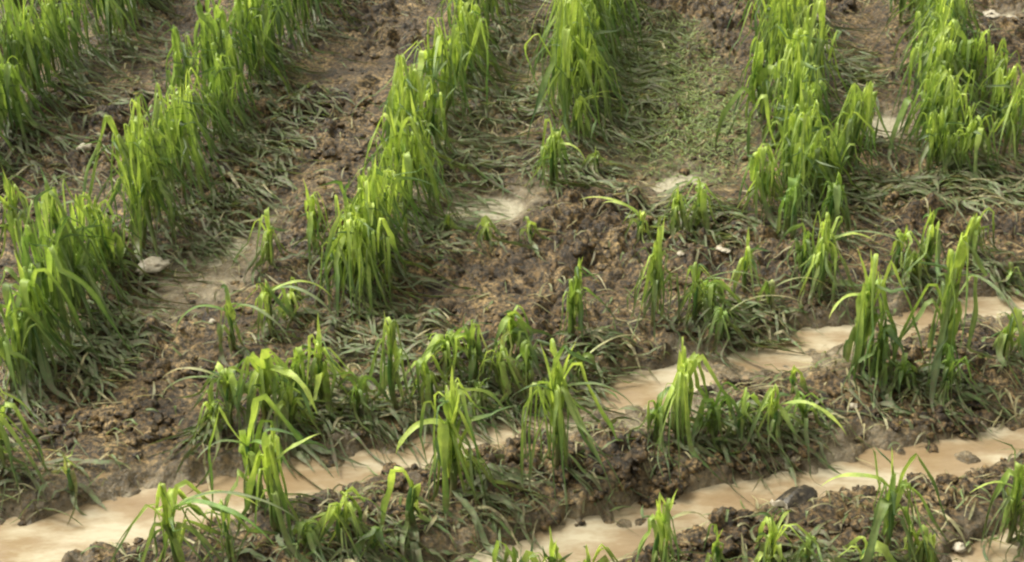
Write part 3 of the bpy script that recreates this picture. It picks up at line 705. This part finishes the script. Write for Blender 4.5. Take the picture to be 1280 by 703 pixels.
# ------------------------------------------------------------------ loose clods
import bmesh
def ico(sub):
    b = bmesh.new(); bmesh.ops.create_icosphere(b, subdivisions=sub, radius=1.0)
    b.verts.ensure_lookup_table(); v = np.array([w.co[:] for w in b.verts]); f = [tuple(w.index for w in q.verts) for q in b.faces]; b.free(); return v, f
ICO2, ICO3 = ico(2), ico(3)
def lump(mb, x, y, z, r, rnd, T=ICO2, flat=.7, amp=.3):
    V, Fc = T; s = rnd.random() * 100
    n1 = (1 - np.abs(2 * vnoise(V[:, 0] * 2.6 + s, V[:, 1] * 2.6 + V[:, 2] * 2.1 + s, 3) - 1)) * amp * 1.2 - amp * .6 + (vnoise(V[:, 0] * 1.7 + s, V[:, 1] * 1.7 + V[:, 2] * 1.3, 1) - .5) * 2 * amp + (vnoise(V[:, 0] * 4 + s, V[:, 2] * 4 + V[:, 1] * 3.3, 2) - .5) * amp
    a = rnd.random() * 6.3; P = V * (1 + n1)[:, None] * r * np.array([rnd.uniform(.8, 1.3), rnd.uniform(.7, 1.1), flat * rnd.uniform(.7, 1.1)])
    X = P[:, 0] * cos(a) - P[:, 1] * sin(a); Y = P[:, 0] * sin(a) + P[:, 1] * cos(a)
    i0 = len(mb.v); mb.v += np.stack([X + x, Y + y, P[:, 2] + z], 1).tolist(); mb.f += [tuple(i + i0 for i in q) for q in Fc]
mb = MB()
for k in range(5000):
    u, v = rn.uniform(-80, 1360), rn.uniform(-30, 735); x, y = gp(u, v)
    d = float(interp(DCH, x, y)[0]); s_ = float(interp(SILTM, x, y)[0])
    if d < .012 and rn.random() < .99: continue
    if s_ > .4 and rn.random() < .85: continue
    if fbm(np.array([x * 3.1 + 11]), np.array([y * 3.1]), 6, 3)[0] < rn.uniform(.2, .6): continue
    r_ = min(.02, .0045 * math.exp(rn.gauss(.3, .5)))
    lump(mb, x, y, ground_z(x, y) + r_ * .25, r_, rn)
for (u, v, n_, rm) in [(800, 605, 40, .026), (730, 590, 30, .022), (900, 660, 20, .02), (960, 560, 30, .02), (1180, 520, 40, .022), (1230, 605, 25, .02), (1150, 610, 30, .018), (1060, 610, 20, .016), (470, 590, 20, .02),
                   (590, 570, 12, .016), (230, 465, 16, .026), (150, 530, 40, .024), (70, 530, 30, .022), (900, 480, 10, .02), (1220, 430, 30, .02), (430, 130, 30, .024), (400, 180, 20, .02), (880, 690, 16, .022), (1000, 680, 20, .018)]:
    for k in range(n_):
        x, y = gp(u + rn.gauss(0, 40), v + rn.gauss(0, 14)); r_ = rn.uniform(.25, .9) * rm
        if float(interp(DCH, x, y)[0]) < .0 and rn.random() < .8: continue
        lump(mb, x, y, ground_z(x, y) + r_ * .15, r_, rn, ICO3, .7, .45)
o = mb.build("soil_clods", M_CLOD); tag(o, "crumbled brown soil clods scattered over the wet field", "soil clods", kind='stuff')

# ------------------------------------------------------------------ pale stones and scraps
def stone(u, v, wpx, lab, flat=.35, T=ICO3):
    x, y = gp(u, v); r_ = wpx / 2 / F * CAM_H / (sin(PITCH) - cos(PITCH) * (CY - v) / F); z = soft_z(x, y) + .004
    mb = MB(); lump(mb, x, y, z + r_ * flat * .5, r_, rn, T, flat, .34); o = mb.build("stone", M_STONE, None, (x, y, z)); tag(o, lab, "stone", "pale stones on the mud")
stone(190, 338, 32, "pale flat stone lying left of the silt patch", .5)
stone(108, 194, 16, "small white stone in the furrow behind the left clump", .7)
stone(1026, 30, 26, "long pale stone at the top of the furrow right of the fourth row", .3)
stone(1030, 62, 18, "small pale stone just below the long one in the right furrow", .4)
stone(1022, 16, 14, "smallest pale stone nearest the top edge in the right furrow", .4)
stone(1066, 514, 11, "tiny pale pebble on the clods left of the lower water", .7)
stone(957, 552, 10, "tiny pale pebble at the foot of the low mat", .7)
stone(1200, 676, 17, "pale pebble beside the water in the bottom right corner", .5)
stone(267, 412, 9, "tiny white pebble on dark soil below the silt patch", .7)
stone(850, 332, 10, "small pale stone right of the narrow yellow plant", .5)
stone(905, 322, 20, "flat pale stone on the soil behind the thin shoot", .22)
stone(1240, 28, 22, "pale stone by the top right puddle", .35)
stone(1263, 42, 14, "small pale stone below the top right puddle", .4)

# ------------------------------------------------------------------ the dark curved chunk by the lower water
def dark_chunk(u, v):
    x, y = gp(u, v); z = ground_z(x, y)
    z = max(z, WATER)
    root = bpy.data.objects.new("debris_chunk", None); root.location = (x, y, z); col.objects.link(root)  # dark curved lump of unidentified wet debris
    tag(root, "dark curved chunk of wet debris lying at the edge of the lower water", "debris")
    def shell(name, r0, r1, L, a0, a1, ox, mt):
        mb = MB(); nu, nv = 18, 10; ax = R(38)
        for s_, rr in ((0, r0), (1, r1)):
            for i in range(nu + 1):
                for j in range(nv + 1):
                    a = a0 + (a1 - a0) * i / nu; t = j / nv - .5
                    q = rr * (1 + .10 * sin(5 * a + 3 * t) + .05 * sin(13 * a + 9 * t) + .07 * rn.random()); X = t * L + ox + .006 * sin(4 * a); Y = q * cos(a); Z = q * sin(a) + .01 * (1 - 4 * t * t)
                    mb.v.append((x + X * cos(ax) - Y * sin(ax), y + X * sin(ax) + Y * cos(ax), z + .004 + Z + X * .08))
        N = (nu + 1) * (nv + 1); k = lambda s_, i, j: s_ * N + i * (nv + 1) + j
        for i in range(nu):
            for j in range(nv):
                mb.f.append((k(0, i, j), k(0, i, j + 1), k(0, i + 1, j + 1), k(0, i + 1, j))); mb.f.append((k(1, i, j), k(1, i + 1, j), k(1, i + 1, j + 1), k(1, i, j + 1)))
        for i in range(nu):
            mb.f.append((k(0, i, 0), k(0, i + 1, 0), k(1, i + 1, 0), k(1, i, 0))); mb.f.append((k(0, i, nv), k(1, i, nv), k(1, i + 1, nv), k(0, i + 1, nv)))
        for j in range(nv):
            mb.f.append((k(0, 0, j), k(1, 0, j), k(1, 0, j + 1), k(0, 0, j + 1))); mb.f.append((k(0, nu, j), k(0, nu, j + 1), k(1, nu, j + 1), k(1, nu, j)))
        mb.build(name, mt, root, (x, y, z))
    shell("curved_shell", .028, .021, .09, R(-5), R(185), .01, M_DARK)
    shell("highlight_rim", .0300, .0268, .007, R(15), R(165), -.037, M_STONE)  # pale ring added to stand for the highlight along the arch edge
dark_chunk(990, 628)
